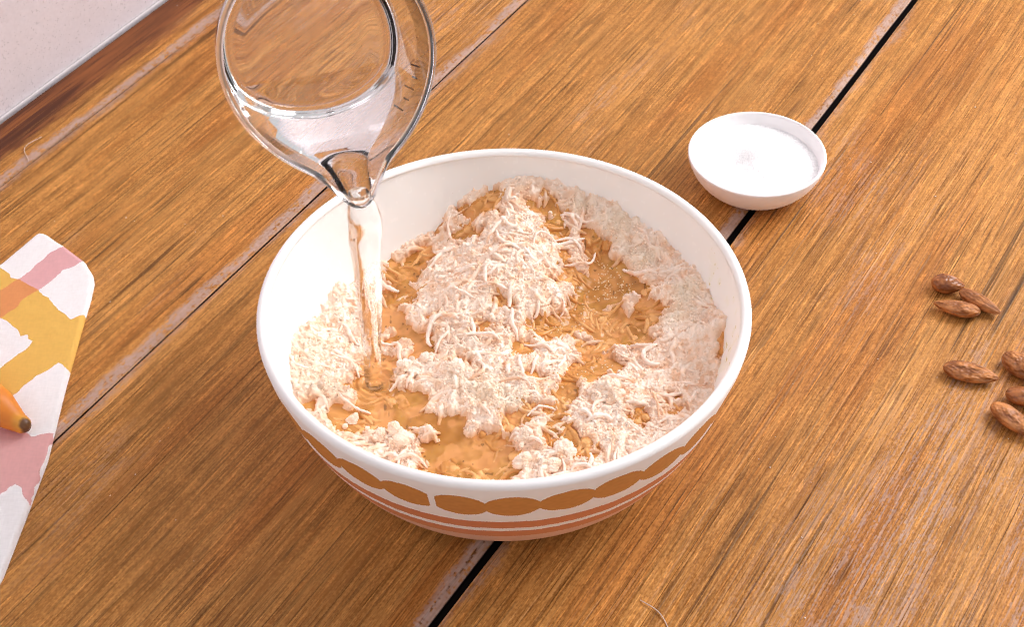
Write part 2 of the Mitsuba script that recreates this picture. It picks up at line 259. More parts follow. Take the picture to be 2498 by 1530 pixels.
def bowl_inner(p, n=None, uv=None):
    """White glaze with a few dried yellow splashes on the right side of the inner wall."""
    ang = dr.atan2(p.y, p.x)
    a = noise(ang * 70, p.z * 420, 3.0); b = noise(ang * 28, p.z * 170, 8.0)
    m = smoothstep(.80, .86, a) * smoothstep(.5, .62, b) * smoothstep(.92, .97, dr.cos(ang - .02)) * smoothstep(.09, .085, p.z)
    haze = .5 * smoothstep(.55, .8, b) * smoothstep(.90, .98, dr.cos(ang - .02)) * smoothstep(.088, .08, p.z)
    c = mix(mi.Color3f(.84, .83, .81), mi.Color3f(.78, .73, .50), haze * .5)
    c = mix(c, mi.Color3f(.62, .50, .10), m * .75)
    d = smoothstep(.83, .88, noise(ang * 60, p.z * 330, 5.0)) * smoothstep(.2, .5, dr.sin(ang))
    return mix(c, mi.Color3f(.88, .87, .85), d * .6)


scene["bowl_outside"] = {"type": "principled", "base_color": proc(bowl_paint), "roughness": .38, "specular": .45}
scene["bowl_inside"] = {"type": "principled", "base_color": proc(bowl_inner), "roughness": .32, "specular": .45}
prof = bowl_profile(BR + .0006, BH, BB, lambda z: rout(z) , .0046, .0031)
top = int(np.argmax([q[1] for q in prof]))
for part, pr, mat, lb in (("outer_wall", prof[:top + 1], "bowl_outside", "outside of the bowl with ochre bead chain and coral stripes on white"),
                          ("inner_wall", prof[top:], "bowl_inside", "plain white inside of the mixing bowl and its rounded lip")):
    V, F = revolve(pr, 300)
    V[:, 2] += .0005 * (meshkit.noise(np.stack([V[:, 0] * 22, V[:, 1] * 22, V[:, 2] * 0], -1)) - .5) * (V[:, 2] > .05)
    put("mixing_bowl__" + part, mikit.ply((V, F), {"type": "twosided", "b": {"type": "ref", "id": mat}}, smooth=True), lb)
tag("mixing_bowl", "big white mixing bowl with ochre bead pattern and coral stripes around its outside", "bowl")

# ---------------------------------------------------------------- what is in the bowl
cp = np.array(CP) / 1000
rb = RBFInterpolator(cp[:, :2], cp[:, 2], smoothing=2e-4, kernel="thin_plate_spline")
GN = 460
gx = np.linspace(-.122, .122, GN); dx = gx[1] - gx[0]
X, Y = np.meshgrid(gx, gx, indexing="ij")
cx = np.linspace(-.122, .122, 60)
CX, CY = np.meshgrid(cx, cx, indexing="ij")
Z0 = RectBivariateSpline(cx, cx, rb(np.stack([CX.ravel(), CY.ravel()], -1)).reshape(60, 60))(gx, gx)
P2 = np.stack([X, Y, 0 * X], -1)


def f2(freq, seed, octaves=3):
    return meshkit.fbm(P2 * freq, octaves, seed)


jit = np.stack([f2(110, 1), f2(110, 2)], -1) - .5
jit2 = np.stack([f2(330, 3), f2(330, 4)], -1) - .5
QX, QY = X + jit[..., 0] * .012 + jit2[..., 0] * .005, Y + jit[..., 1] * .012 + jit2[..., 1] * .005
wet = np.zeros_like(X, bool)
for poly in WET:
    wet |= shapely.contains_xy(Polygon(np.array(poly) / 1000).buffer(.0004), QX, QY)
from scipy.ndimage import distance_transform_edt as edt
sd = (edt(~wet) - edt(wet)) * dx + .0014
sd = np.where(np.hypot(X + .0682, Y + .0133) < .011, np.minimum(sd, (np.hypot(X + .0682, Y + .0133) - .011) * .8), sd)
sd = np.maximum(sd, np.minimum((f2(75, 61, 3) - .655) * .028, .0035))   # small dry islands in the wet                      # > 0 in the dry mixture, metres from its edge
grainy = np.zeros_like(X)
for x, y, r in GRAINY:
    grainy = np.maximum(grainy, np.clip(1.4 - np.hypot(QX * 1000 - x, QY * 1000 - y) / r, 0, 1))
grainy = gaussian_filter(grainy, 4)


def ridged(freq, seed):
    """Creases between rounded lumps."""
    return np.abs(2 * meshkit.noise(P2 * freq, seed) - 1)


lump = 1 - ridged(85, 11) * .6 - ridged(170, 12) * .4
fine = 1 - ridged(340, 13) * .6 - ridged(700, 14) * .4
grit = meshkit.noise(P2 * 1300, 15)
edge = np.clip(sd / .003, 0, 1) ** .6
Rxy = np.hypot(X, Y)
DRY = Z0 - .0042 + edge * (.0038 + .0056 * (lump - .45) + .0034 * (fine - .45)) + .0006 * grit
DRY += edge * .0012 * grainy * (meshkit.noise(P2 * 900, 19) - .4)
pool = gaussian_filter(np.minimum(Z0, Z0), 6)
soak = f2(140, 21, 3)
vein = gaussian_filter((1 - np.abs(2 * meshkit.noise(P2 * 95 + 3 * jit[..., :1], 24) - 1)) ** 5 + (1 - np.abs(2 * meshkit.noise(P2 * 150, 25) - 1)) ** 6, 1.0)
BATTER = pool - .0016 + .0036 * (gaussian_filter(soak, 1.5) - .5) + .0006 * (f2(420, 22, 2) - .5) + .0012 * vein
calm = np.clip((.062 - Z0) / .006, 0, 1) * np.clip(f2(34, 23, 2) * 3 - .75, 0, 1)   # quiet puddles
BATTER = BATTER * (1 - calm * .8) + (pool - .0012) * calm * .8
rl = np.hypot(X + .0682, Y + .0133)      # where the water lands: a dent with rings round it
BATTER += -.0010 * np.exp(-(rl / .0075) ** 2) + .0006 * np.cos((rl - .0078) / .0042 * 2 * np.pi) * np.exp(-((rl - .008) / .007) ** 2) * (.6 + .8 * f2(160, 71, 2))
zin = np.linspace(.006, .0945, 300); rin = rout(zin) - .0046


def wall_z(r):
    """Height of the bowl's inner wall at this radius."""
    return np.interp(r, rin, zin)


def grid_mesh(Z, keep):
    idx = -np.ones(Z.shape, int)
    cell = keep[:-1, :-1] & keep[1:, :-1] & keep[:-1, 1:] & keep[1:, 1:]
    use = np.zeros_like(keep)
    for a in (slice(None, -1), slice(1, None)):
        for b in (slice(None, -1), slice(1, None)):
            use[a, b] |= cell
    idx[use] = np.arange(use.sum())
    V = np.stack([X[use], Y[use], Z[use]], -1)
    q = np.stack([idx[:-1, :-1], idx[1:, :-1], idx[1:, 1:], idx[:-1, 1:]], -1)[cell]
    return V, np.vstack([q[:, [0, 1, 2]], q[:, [0, 2, 3]]]), use


wz = wall_z(Rxy)
inb = (Z0 > wz - .006) & (Rxy < .1212)


def batter_color(p, n=None, uv=None):
    a = fbm(p.x * 60, p.y * 60, 3.0, octaves=3); b = noise(p.x * 300, p.y * 300, p.z * 300)
    c = mix(mi.Color3f(.42, .170, .033), mi.Color3f(.65, .305, .095), smoothstep(.25, .75, .6 * a + .4 * b))
    c = mix(c, mi.Color3f(.72, .33, .12), .7 * smoothstep(.50, .66, fbm(p.x * 110, p.y * 110, 8.0, octaves=3)))
    c = mix(c, mi.Color3f(.50, .27, .050), .3 * smoothstep(.60, .74, fbm(p.x * 75, p.y * 75, 15.0, octaves=2)))
    return c * (1 - .45 * smoothstep(.86, .94, noise(p.x * 420, p.y * 420, 2.0)))


def flour_color(p, n=None, uv=None):
    a = noise(p.x * 150, p.y * 150, p.z * 150); b = noise(p.x * 700, p.y * 700, p.z * 700); g = noise(p.x * 2200, p.y * 2200, p.z * 2200)
    c = mix(mi.Color3f(.80, .64, .53), mi.Color3f(.87, .755, .665), smoothstep(.3, .7, .5 * a + .3 * b + .2 * g))
    c = mix(c, mi.Color3f(.80, .48, .27), .65 * smoothstep(.60, .78, noise(p.x * 210, p.y * 210, p.z * 210 + 9.0)))
    c = mix(c, mi.Color3f(.76, .66, .48), .6 * smoothstep(.55, .7, fbm(p.x * 45, p.y * 45, 2.0, octaves=2)))
    return c * (1 - .35 * smoothstep(.84, .9, noise(p.x * 800, p.y * 800, p.z * 800 + 4.0)))


def flour_bump(p, n=None, uv=None):
    return noise(p.x * 1500, p.y * 1500, p.z * 1500) + .6 * noise(p.x * 3000, p.y * 3000, p.z * 3000)


scene["batter_wet"] = {"type": "principled", "base_color": proc(batter_color), "roughness": .16, "specular": .32}
scene["flour"] = {"type": "bumpmap", "arbitrary": proc(flour_bump, eps=2e-4), "scale": .00035,
                  "bsdf": {"type": "principled", "base_color": proc(flour_color), "roughness": .9, "specular": .1, "sheen": .3}}
V, F, use = grid_mesh(np.maximum(BATTER, wz - .0015), inb & (sd < .006))
put("wet_batter", mikit.ply((V, F), {"type": "twosided", "b": {"type": "ref", "id": "batter_wet"}}, smooth=True),
    "glossy orange brown batter soaked with water between the floury heaps in the bowl", "batter", kind="stuff")
def sstep(a, b_, x):
    t = np.clip((x - a) / (b_ - a), 0, 1); return t * t * (3 - 2 * t)


def flour_tint(P, damp_shade, cream):
    """Colour of the flour at the points: pale where dry, peach where water has soaked in and in patches painted for warm crevice shade."""
    n1, n2, n3 = meshkit.noise(P * 150, 31), meshkit.noise(P * 520, 32), meshkit.noise(P * 1300, 33)
    t = sstep(.25, .75, .45 * n1 + .3 * n2 + .25 * n3)[:, None]
    c = np.array([.88, .69, .55]) * (1 - t) + np.array([.935, .815, .71]) * t
    warm_shade = np.clip(.85 * sstep(.56, .76, meshkit.noise(P * 230, 34)) + .6 * sstep(.64, .84, meshkit.noise(P * 620, 35)), 0, 1)[:, None] * (1 - .7 * cream[:, None])  # warm shading of the creases, painted as scattered peach patches
    c = c * (1 - warm_shade * .62) + np.array([.81, .50, .29]) * warm_shade * .62
    cr_ = (cream * (.55 + .45 * n2))[:, None]
    c = c * (1 - cr_ * .8) + np.array([.87, .76, .60]) * cr_ * .8
    d = np.clip(damp_shade * (.6 + .8 * meshkit.noise(P * 300, 36)), 0, 1)[:, None]
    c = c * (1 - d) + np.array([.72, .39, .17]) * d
    return c * (1 - .3 * sstep(.86, .92, meshkit.noise(P * 900, 37)))[:, None]


scene["flour_tinted"] = {"type": "bumpmap", "arbitrary": proc(flour_bump, eps=2e-4), "scale": .00016,
                         "bsdf": {"type": "principled", "base_color": {"type": "mesh_attribute", "name": "vertex_color"}, "roughness": .9, "specular": .1, "sheen": .3}}
V, F, use = grid_mesh(np.maximum(DRY, wz - .0015), inb & (sd > -.0012))
soak_shade = np.clip(np.exp(-np.clip(sd, 0, 1) / .0026) * 1.05 - .10, 0, 1)  # soaked pile edges, their peach also painted in for warm shade at the base
put("floury_mixture", mikit.ply((V, F), {"type": "twosided", "b": {"type": "ref", "id": "flour_tinted"}}, smooth=True, color=flour_tint(V, soak_shade[use], grainy[use])),
    "pale pink floury mixture heaped in the mixing bowl", "flour mixture", kind="stuff")

TOP = np.where(sd > 0, np.maximum(DRY, BATTER), BATTER)


def sample(A, x, y):
    i = np.clip(np.round((np.asarray(x) - gx[0]) / dx).astype(int), 0, GN - 1); j = np.clip(np.round((np.asarray(y) - gx[0]) / dx).astype(int), 0, GN - 1)
    return A[i, j]


def tubes(paths, radii, sides=6, flat=None):
    """Tapered tubes along the paths (n, k, 3)."""
    paths = np.asarray(paths); n, k = paths.shape[:2]
    t = np.gradient(paths, axis=1); t /= np.linalg.norm(t, axis=2, keepdims=True) + 1e-12
    ref = np.zeros_like(t); ref[..., 2] = 1
    a = np.cross(t, ref); a /= np.linalg.norm(a, axis=2, keepdims=True) + 1e-9
    b = np.cross(a, t)
    ang = np.arange(sides) * 2 * np.pi / sides
    fl = np.ones(n) if flat is None else flat
    V = paths[:, :, None] + radii[:, :, None, None] * (a[:, :, None] * np.cos(ang)[None, None, :, None] + fl[:, None, None, None] * b[:, :, None] * np.sin(ang)[None, None, :, None])
    idx = np.arange(n * k * sides).reshape(n, k, sides)
    q = np.stack([idx[:, :-1], np.roll(idx, -1, 2)[:, :-1], np.roll(idx, -1, 2)[:, 1:], idx[:, 1:]], -1).reshape(-1, 4)
    f = [np.vstack([q[:, [0, 2, 1]], q[:, [0, 3, 2]]])]
    for end, sgn in ((0, 1), (-1, -1)):
        for j in range(1, sides - 1):
            tri = np.stack([idx[:, end, 0], idx[:, end, j], idx[:, end, j + 1]], -1)
            f.append(tri if sgn > 0 else tri[:, ::-1])
    F = np.vstack(f)
    return V.reshape(-1, 3), F


rng = np.random.default_rng(7)


def strands(n, mask, lmin, lmax, rmin, rmax, k=12, lift=.0008, curl=1.0, arc=0.0):
    """Curved shreds that lie on the mixture where mask is true."""
    m = int(n * 1.6)
    ii = rng.choice(np.flatnonzero(mask.ravel()), m)
    x, y = X.ravel()[ii] + rng.uniform(-dx, dx, m), Y.ravel()[ii] + rng.uniform(-dx, dx, m)
    L = rng.uniform(lmin, lmax, m)
    th = rng.uniform(0, 2 * np.pi, m); kap = rng.normal(0, 60 * curl, m); dk = rng.normal(0, 5000 * curl, m)
    P = np.zeros((m, k, 3)); P[:, 0, 0], P[:, 0, 1] = x, y
    step = L / (k - 1)
    for j in range(1, k):
        th = th + (kap + dk * (j - k / 2) * step) * step + rng.normal(0, .13 * curl, m)
        P[:, j, 0] = P[:, j - 1, 0] + np.cos(th) * step; P[:, j, 1] = P[:, j - 1, 1] + np.sin(th) * step
    P[..., :2] -= (P[:, k // 2, :2] - P[:, 0, :2])[:, None]
    zz = sample(TOPS, P[..., 0], P[..., 1])
    ok = np.flatnonzero((wall_z(np.hypot(P[..., 0], P[..., 1]) + .0012) < zz + .0006).all(1))[:n]
    P, zz = P[ok], zz[ok]; n = len(ok)
    for _ in range(3):
        zz[:, 1:-1] = np.maximum(zz[:, 1:-1], .5 * (zz[:, :-2] + zz[:, 2:]))
    s = np.linspace(0, np.pi, k)
    P[..., 2] = zz + lift + rng.uniform(-.0008, .0008, n)[:, None] + arc * rng.uniform(.2, 1, n)[:, None] * np.sin(s)
    rad = rng.uniform(rmin, rmax, n)[:, None] * (.35 + .65 * np.sin(np.clip(s, .12, np.pi - .12)) ** .5) * rng.uniform(.8, 1.2, (n, k))
    return P, rad


TOPS = gaussian_filter(TOP, 1.2)
inside = (Rxy < .1165) & inb & (TOP > wz)
dry = inside & (sd > .0012)


def shred_color(p, n=None, uv=None):
    a = noise(p.x * 90, p.y * 90, p.z * 90); b = noise(p.x * 600, p.y * 600, p.z * 600)
    c = mix(mi.Color3f(.87, .68, .55), mi.Color3f(.93, .81, .71), smoothstep(.25, .7, .5 * a + .5 * b))
    return mix(c, mi.Color3f(.82, .47, .26), .7 * smoothstep(.56, .8, noise(p.x * 160, p.y * 160, p.z * 160 + 3.0)))


def soaked_color(p, n=None, uv=None):
    a = noise(p.x * 130, p.y * 130, p.z * 130)
    return mix(mi.Color3f(.57, .24, .060), mi.Color3f(.76, .41, .16), smoothstep(.3, .75, a))


scene["shred_floured"] = {"type": "bumpmap", "arbitrary": proc(flour_bump, eps=2e-4), "scale": .00014,
                          "bsdf": {"type": "principled", "base_color": proc(shred_color), "roughness": .85, "specular": .12, "sheen": .3}}
scene["shred_soaked"] = {"type": "principled", "base_color": proc(soaked_color), "roughness": .2, "specular": .32}
w = (1 - .8 * grainy)
pick = dry & (rng.random(X.shape) < w)
P, r = strands(640, pick, .005, .016, .0005, .0015, k=10, lift=-.0003, curl=1.1)
V, F = tubes(P, r)
put("shredded_carrot", mikit.ply((V, F), {"type": "twosided", "b": {"type": "ref", "id": "flour_tinted"}}, smooth=True, color=flour_tint(V, .8 * sample(soak_shade, V[:, 0], V[:, 1]), .6 * sample(grainy, V[:, 0], V[:, 1]))), "mass of pale floured grated shreds covering the mixture", "shreds", kind="stuff")
P, r = strands(230, inside & (sd < .0004) & (calm < .6), .007, .018, .0008, .0016, k=10, lift=-.0009, curl=1.1)
V, F = tubes(P, r)
# soft soaked lumps, most of them sunk in the batter
li = rng.choice(np.flatnonzero((inside & (sd < .0004) & (calm < .35)).ravel()), 130)
ls = trimesh.creation.icosphere(3); nl_ = len(ls.vertices)
lp = np.stack([X.ravel()[li], Y.ravel()[li], TOP.ravel()[li] - .0006], -1)
LV = ls.vertices[None] * rng.uniform(.7, 1.5, (130, 1, 3)) * np.array([1, 1, .62]) * (.55 + .85 * meshkit.fbm(ls.vertices[None] * 1.4 + rng.uniform(0, 90, (130, 1, 3)), 3, 51))[..., None]
LV = (LV * rng.uniform(.0010, .0030, (130, 1, 1)) + lp[:, None]).reshape(-1, 3)
F = np.vstack([F, (ls.faces[None] + len(V) + (np.arange(130) * nl_)[:, None, None]).reshape(-1, 3)]); V = np.vstack([V, LV])
put("soaked_shred_mass", mikit.ply((V, F), {"type": "twosided", "b": {"type": "ref", "id": "shred_soaked"}}, smooth=True), "orange soaked shreds and soft lumps lying in the wet batter", "shreds", kind="stuff")
# grains of flour and crumbs
gi = rng.choice(np.flatnonzero((dry & (rng.random(X.shape) < .30 + .7 * grainy)).ravel()), 11000)
gpos = np.stack([X.ravel()[gi] + rng.uniform(-dx, dx, 11000), Y.ravel()[gi] + rng.uniform(-dx, dx, 11000), TOP.ravel()[gi] + .0002], -1)
ico = trimesh.creation.icosahedron()
rad = rng.uniform(.0003, .0008, 11000) ** 1.0
GV = (gpos[:, None] + rad[:, None, None] * ico.vertices[None] * rng.uniform(.75, 1.25, (11000, 12, 1))).reshape(-1, 3)
GF = (ico.faces[None] + (np.arange(11000) * 12)[:, None, None]).reshape(-1, 3)
bi = rng.choice(np.flatnonzero((dry & (sd > .002) & (rng.random(X.shape) < .5 + .5 * grainy)).ravel()), 1500)
bp_ = np.stack([X.ravel()[bi], Y.ravel()[bi], TOP.ravel()[bi]], -1)
bs_ = trimesh.creation.icosphere(2); nb_ = len(bs_.vertices)
br_ = (rng.uniform(.03, 1, 1500) ** 2 * .0011 + .0005)
sq_ = rng.uniform(.7, 1.3, (1500, 1, 3)) * np.array([1, 1, .75])
BV_ = bs_.vertices[None] * sq_ * (.40 + 1.15 * meshkit.fbm(bs_.vertices[None] * 1.8 + rng.uniform(0, 90, (1500, 1, 3)), 3, 41))[..., None]
BV_ = (BV_ * br_[:, None, None] + bp_[:, None]).reshape(-1, 3)
GF = np.vstack([GF, (bs_.faces[None] + len(GV) + (np.arange(1500) * nb_)[:, None, None]).reshape(-1, 3)]); GV = np.vstack([GV, BV_])
put("flour_crumbs", mikit.ply((GV, GF), {"type": "twosided", "b": {"type": "ref", "id": "flour_tinted"}}, smooth=True, color=flour_tint(GV, .7 * sample(soak_shade, GV[:, 0], GV[:, 1]), sample(grainy, GV[:, 0], GV[:, 1]))), "loose cream crumbs of flour scattered over the mixture", "crumbs", kind="stuff")
# bubbles on the puddles
bi = rng.choice(np.flatnonzero((inside & (sd < -.003) & (calm > .35) & (X > .02)).ravel()), 240)
bpos = np.stack([X.ravel()[bi], Y.ravel()[bi], TOP.ravel()[bi]], -1); rad = rng.uniform(.00015, .0005, 240)
sph = trimesh.creation.icosphere(1)
BV = (bpos[:, None] + rad[:, None, None] * sph.vertices[None]).reshape(-1, 3); BF = (sph.faces[None] + (np.arange(240) * len(sph.vertices))[:, None, None]).reshape(-1, 3)
scene["foam"] = {"type": "principled", "base_color": {"type": "rgb", "value": [.80, .62, .42]}, "roughness": .15, "specular": .5}
put("foam_bubbles", mikit.ply((BV, BF), "foam", smooth=True), "tiny pale bubbles floating on the batter puddles", "bubbles", kind="stuff")

# floury lumps that can be picked out one by one
LL = ["large white lump of flour at the right of the bowl", "floury lump near the front left of the bowl", "pinkish lump just inside the front left rim", "tall floury lump at the front centre of the bowl",
      "floury lump touching the front rim of the bowl", "floury lump front right of centre", "small lump against the front rim right of centre", "small curled lump alone in the wet batter at front left",
      "lump leaning on the right side of the large white lump", "lump leaning on the left side of the large white lump", "wide floury lump left of the bowl centre", "flat floury lump just right of where the water lands",
      "small floury lump in front of the left puddle", "lump on the heap at the far left of the bowl"]
for i, ((x, y, z, r), lb) in enumerate(zip(CLUMPS, LL)):
    s = trimesh.creation.icosphere(4); vs, fs = [], []
    for q_ in range(7):
        v = s.vertices.copy()
        d = .45 + .8 * meshkit.fbm(v * 1.6 + i * 7 + q_ * 3, 4) + .30 * (1 - np.abs(2 * meshkit.noise(v * 5 + i + q_, 3) - 1)) + .16 * meshkit.noise(v * 13 + i, 5)
        v = v * d[:, None] * rng.uniform(.45, 1.0, 3) * np.array([1, 1, .85]) * r / 1000 * (1 if q_ == 0 else rng.uniform(.35, .75))
        if q_: v = v + np.array([*rng.normal(0, .55, 2), rng.uniform(-.15, .35)]) * r / 1000
        fs.append(s.faces + q_ * len(v)); vs.append(v)
    v = np.vstack(vs) + np.array([x / 1000, y / 1000, sample(TOPS, x / 1000, y / 1000) + r * .18 / 1000])
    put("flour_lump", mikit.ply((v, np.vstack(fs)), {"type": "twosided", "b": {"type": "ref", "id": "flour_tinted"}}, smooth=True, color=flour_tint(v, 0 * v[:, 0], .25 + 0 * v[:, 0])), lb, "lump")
# long shreds lying loose on top
P, r = strands(84, dry & (grainy < .5), .010, .024, .0006, .0013, k=16, lift=.0004, curl=1.1, arc=.0022)
def where_shred(x, y):
    if y > .045: return "on the back slope of the mixture" if x > .045 else "on the tall heap behind the bowl's centre"
    if x < -.06: return "on the left heap beside the pouring water"
    if x > .05: return "on the heap at the right of the bowl"
    return "on the middle heap of the bowl" if y > -.045 else "just inside the front rim of the bowl"


for i in range(len(P)):
    put("carrot_shred", mikit.ply(tubes(P[i:i + 1], r[i:i + 1], 8), "shred_floured", smooth=True), "long pale floured shred " + where_shred(*P[i, 8, :2]), "shred", "long floured shreds on the mixture")

# ---------------------------------------------------------------- small bowl of sugar
SR, SH, SB = .0431, .0252, .017
S0 = np.array([.1588, .2035, 0.0])


def rsmall(z):
    t = np.clip((SH - np.asarray(z, float)) / SH, 0, 1)
    return SB + (SR - SB) * (1 - t ** 1.5) ** (1 / 2.3)


scene["white_glaze"] = {"type": "principled", "base_color": {"type": "rgb", "value": [.86, .85, .86]}, "roughness": .3, "specular": .5}
V, F = revolve(bowl_profile(SR, SH, SB, rsmall, .0022, .0011), 160)
put("small_bowl__body", mikit.ply((V + S0, F), {"type": "twosided", "b": {"type": "ref", "id": "white_glaze"}}, smooth=True))
ch = trimesh.creation.icosphere(2, .0006); ch.apply_scale([1, .6, .8]); ch.apply_translation(S0 + np.array([-.0135, -.0385, .0190]) )
scene["dark_speck"] = {"type": "diffuse", "reflectance": {"type": "rgb", "value": [.05, .02, .02]}}
put("small_bowl__chip", mikit.ply(ch, "dark_speck", smooth=True), "tiny dark chip on the outside of the rim")
tag("small_bowl", "small shallow white bowl holding white sugar at the back right of the table", "bowl")
gq = np.linspace(-1, 1, 150)
GU, GV2 = np.meshgrid(gq, gq, indexing="ij")
rmax = .0388
sx, sy = rmax * GU * np.sqrt(1 - GV2 ** 2 / 2), rmax * GV2 * np.sqrt(1 - GU ** 2 / 2)
sz = .0186 + .0044 * np.exp(-((sx - .009) ** 2 + (sy + .003) ** 2) / .017 ** 2) - .0064 * np.exp(-((sx + .013) ** 2 + (sy - .003) ** 2) / .0095 ** 2)
pp = np.stack([sx, sy, 0 * sx], -1)
sz -= .05 * np.maximum(sx, 0) + .02 * np.maximum(sy, 0)
sz += .0005 * (meshkit.fbm(pp * 120, 2) - .5) + .0004 * (meshkit.noise(pp * 900, 4) - .5)
idx = np.arange(150 * 150).reshape(150, 150)
q = np.stack([idx[:-1, :-1], idx[1:, :-1], idx[1:, 1:], idx[:-1, 1:]], -1).reshape(-1, 4)


def sugar_bump(p, n=None, uv=None):
    return noise(p.x * 1700, p.y * 1700, p.z * 1700) + noise(p.x * 3300, p.y * 3300, p.z * 3300)


scene["sugar"] = {"type": "bumpmap", "arbitrary": proc(sugar_bump, eps=2e-4), "scale": .00045, "bsdf": {"type": "principled", "base_color": proc(lambda p, n=None, uv=None: mix(mi.Color3f(.75, .75, .76), mi.Color3f(.87, .87, .875), smoothstep(.2, .7, noise(p.x * 1500, p.y * 1500, p.z * 1500)))), "roughness": .6, "specular": .4}}
put("sugar_heap", mikit.ply((np.stack([sx, sy, sz], -1).reshape(-1, 3) + S0, q), {"type": "twosided", "b": {"type": "ref", "id": "sugar"}}, smooth=True), "fine white sugar filling the small white bowl", "sugar", kind="stuff")

# ---------------------------------------------------------------- almonds


def almond_bump(p, n=None, uv=None):
    return noise(uv.x * 3.0, uv.y * 16.0) + .6 * noise(uv.x * 9.0, uv.y * 40.0)


def almond_color(p, n=None, uv=None):
    s = noise(uv.x * 3.0, uv.y * 16.0); g = noise(p.x * 900, p.y * 900, p.z * 900); b = noise(p.x * 140, p.y * 140, p.z * 140)
    c = mix(mi.Color3f(.24, .076, .018), mi.Color3f(.53, .205, .060), smoothstep(.25, .75, .5 * s + .25 * g + .25 * b))
    return c


scene["almond_skin"] = {"type": "bumpmap", "arbitrary": proc(almond_bump, eps=3e-4), "scale": .0014, "bsdf": {"type": "principled", "base_color": proc(almond_color), "roughness": .48, "specular": .5}}


def dark_almond(p, n=None, uv=None):
    return almond_color(p, n, uv) * mi.Color3f(.74, .66, .6)


scene["almond_dark"] = {"type": "bumpmap", "arbitrary": proc(almond_bump, eps=3e-4), "scale": .0007, "bsdf": {"type": "principled", "base_color": proc(dark_almond), "roughness": .34, "specular": .5}}


def almond(blunt, tip, width, thick, mat, seed, label, roll=0.0, bend=0.0, group=None):
    blunt, tip = np.array(blunt) / 1000, np.array(tip) / 1000
    L = np.linalg.norm(tip - blunt); nl, na = 40, 36
    t = np.linspace(0, 1, nl); tt = (1 - np.cos(t * np.pi)) / 2
    prof_ = tt ** .5 * (1 - tt) ** .66 * (1 - .12 * tt); prof_ /= prof_.max()
    prof_[-1] = 0; prof_[0] = 0
    a = np.linspace(0, 2 * np.pi, na, endpoint=False)
    P = np.zeros((nl, na, 3))
    dent = 1 + .10 * (meshkit.fbm(np.stack(np.broadcast_arrays(tt[:, None] * 3 + seed * 5, np.cos(a)[None] * 1.2, np.sin(a)[None] * 1.2), -1), 3) - .5) + .02 * np.cos(a * 13 + seed) * np.sin(np.pi * tt)[:, None]
    P[..., 0] = tt[:, None] * L
    P[..., 1] = prof_[:, None] * np.cos(a) * width / 2 * dent + (bend * L * (tt ** 2 - tt))[:, None]
    P[..., 2] = prof_[:, None] * np.sin(a) * thick / 2 * dent
    cr, sr = math.cos(roll), math.sin(roll)
    P[..., 1], P[..., 2] = P[..., 1] * cr - P[..., 2] * sr, P[..., 1] * sr + P[..., 2] * cr
    d = (tip - blunt) / L
    W = np.zeros_like(P)
    W[..., 0] = blunt[0] + P[..., 0] * d[0] - P[..., 1] * d[1]; W[..., 1] = blunt[1] + P[..., 0] * d[1] + P[..., 1] * d[0]; W[..., 2] = P[..., 2] - P[..., 2].min() + .0002
    V = np.concatenate([W, W[:, :1]], 1); k = na + 1
    idx = np.arange(nl * k).reshape(nl, k)
    q = np.stack([idx[:-1, :-1], idx[:-1, 1:], idx[1:, 1:], idx[1:, :-1]], -1).reshape(-1, 4)
    uvs = np.stack(np.broadcast_arrays(tt[:, None] * 2, np.linspace(0, 1, k)[None] + 0 * tt[:, None]), -1).reshape(-1, 2)
    uvs = uvs + seed * 3.1
    m = mikit.ply((V.reshape(-1, 3), q[:, ::-1]), {"type": "twosided", "b": {"type": "ref", "id": mat}}, smooth=True, uv=uvs)
    put("almond", m, label, "almond")


almond((250.5, 103), (269.5, 99), .0125, .0095, "almond_dark", 1, "dark shiny almond at the top of the cluster of three", .2)
almond((266.0, 96.5), (285.5, 76), .0105, .0085, "almond_skin", 2, "smooth slim almond at the right of the cluster of three", -.3, .1)
almond((274.0, 77), (248.5, 86), .0122, .0085, "almond_skin", 3, "almond with a curved pointed tip lowest in the cluster of three", .3, -.16)
almond((243.5, 33.8), (272.5, 23.6), .0132, .0085, "almond_skin", 4, "single wrinkled almond lying alone below the cluster of three", .1)
almond((279.2, 42.3), (296, 20.5), .0138, .0092, "almond_skin", 5, "almond cut by the right edge of the photo, above the touching pair", .25)
almond((273.5, 13.0), (297, 4.5), .0120, .0085, "almond_dark", 6, "dark almond at the right edge lying behind another almond", .1)
almond((264.5, 4.6), (281, -19.5), .0138, .0090, "almond_skin", 7, "plump almond lowest on the right, touching a dark almond", -.15)

# ---------------------------------------------------------------- napkin and the carrot on it
NAP = np.array([[-420, -40], [-390, 60], [-340, 105], [-313, 126], [-303.3, 138], [-287, 165.5], [-285.2, 166.2], [-280.6, 163.8], [-275, 158.3], [-269.1, 153.5], [-252.6, 137.6], [-246.3, 126.3], [-244.6, 120.2],
                [-244.3, 106.5], [-245.2, 78.8], [-246.0, 31.3], [-245.8, -20.3], [-249.6, -60.1], [-253.5, -97.4], [-259.7, -124.8], [-272, -165], [-300, -190], [-420, -190]]) / 1000
npoly = Polygon(NAP).buffer(-.0006).buffer(.0006)
ng = 0.0014
bx0, by0, bx1, by1 = npoly.bounds
bx0 = -.36
ax, ay = np.arange(bx0, bx1 + ng, ng), np.arange(by0, by1 + ng, ng)
AX, AY = np.meshgrid(ax, ay, indexing="ij")


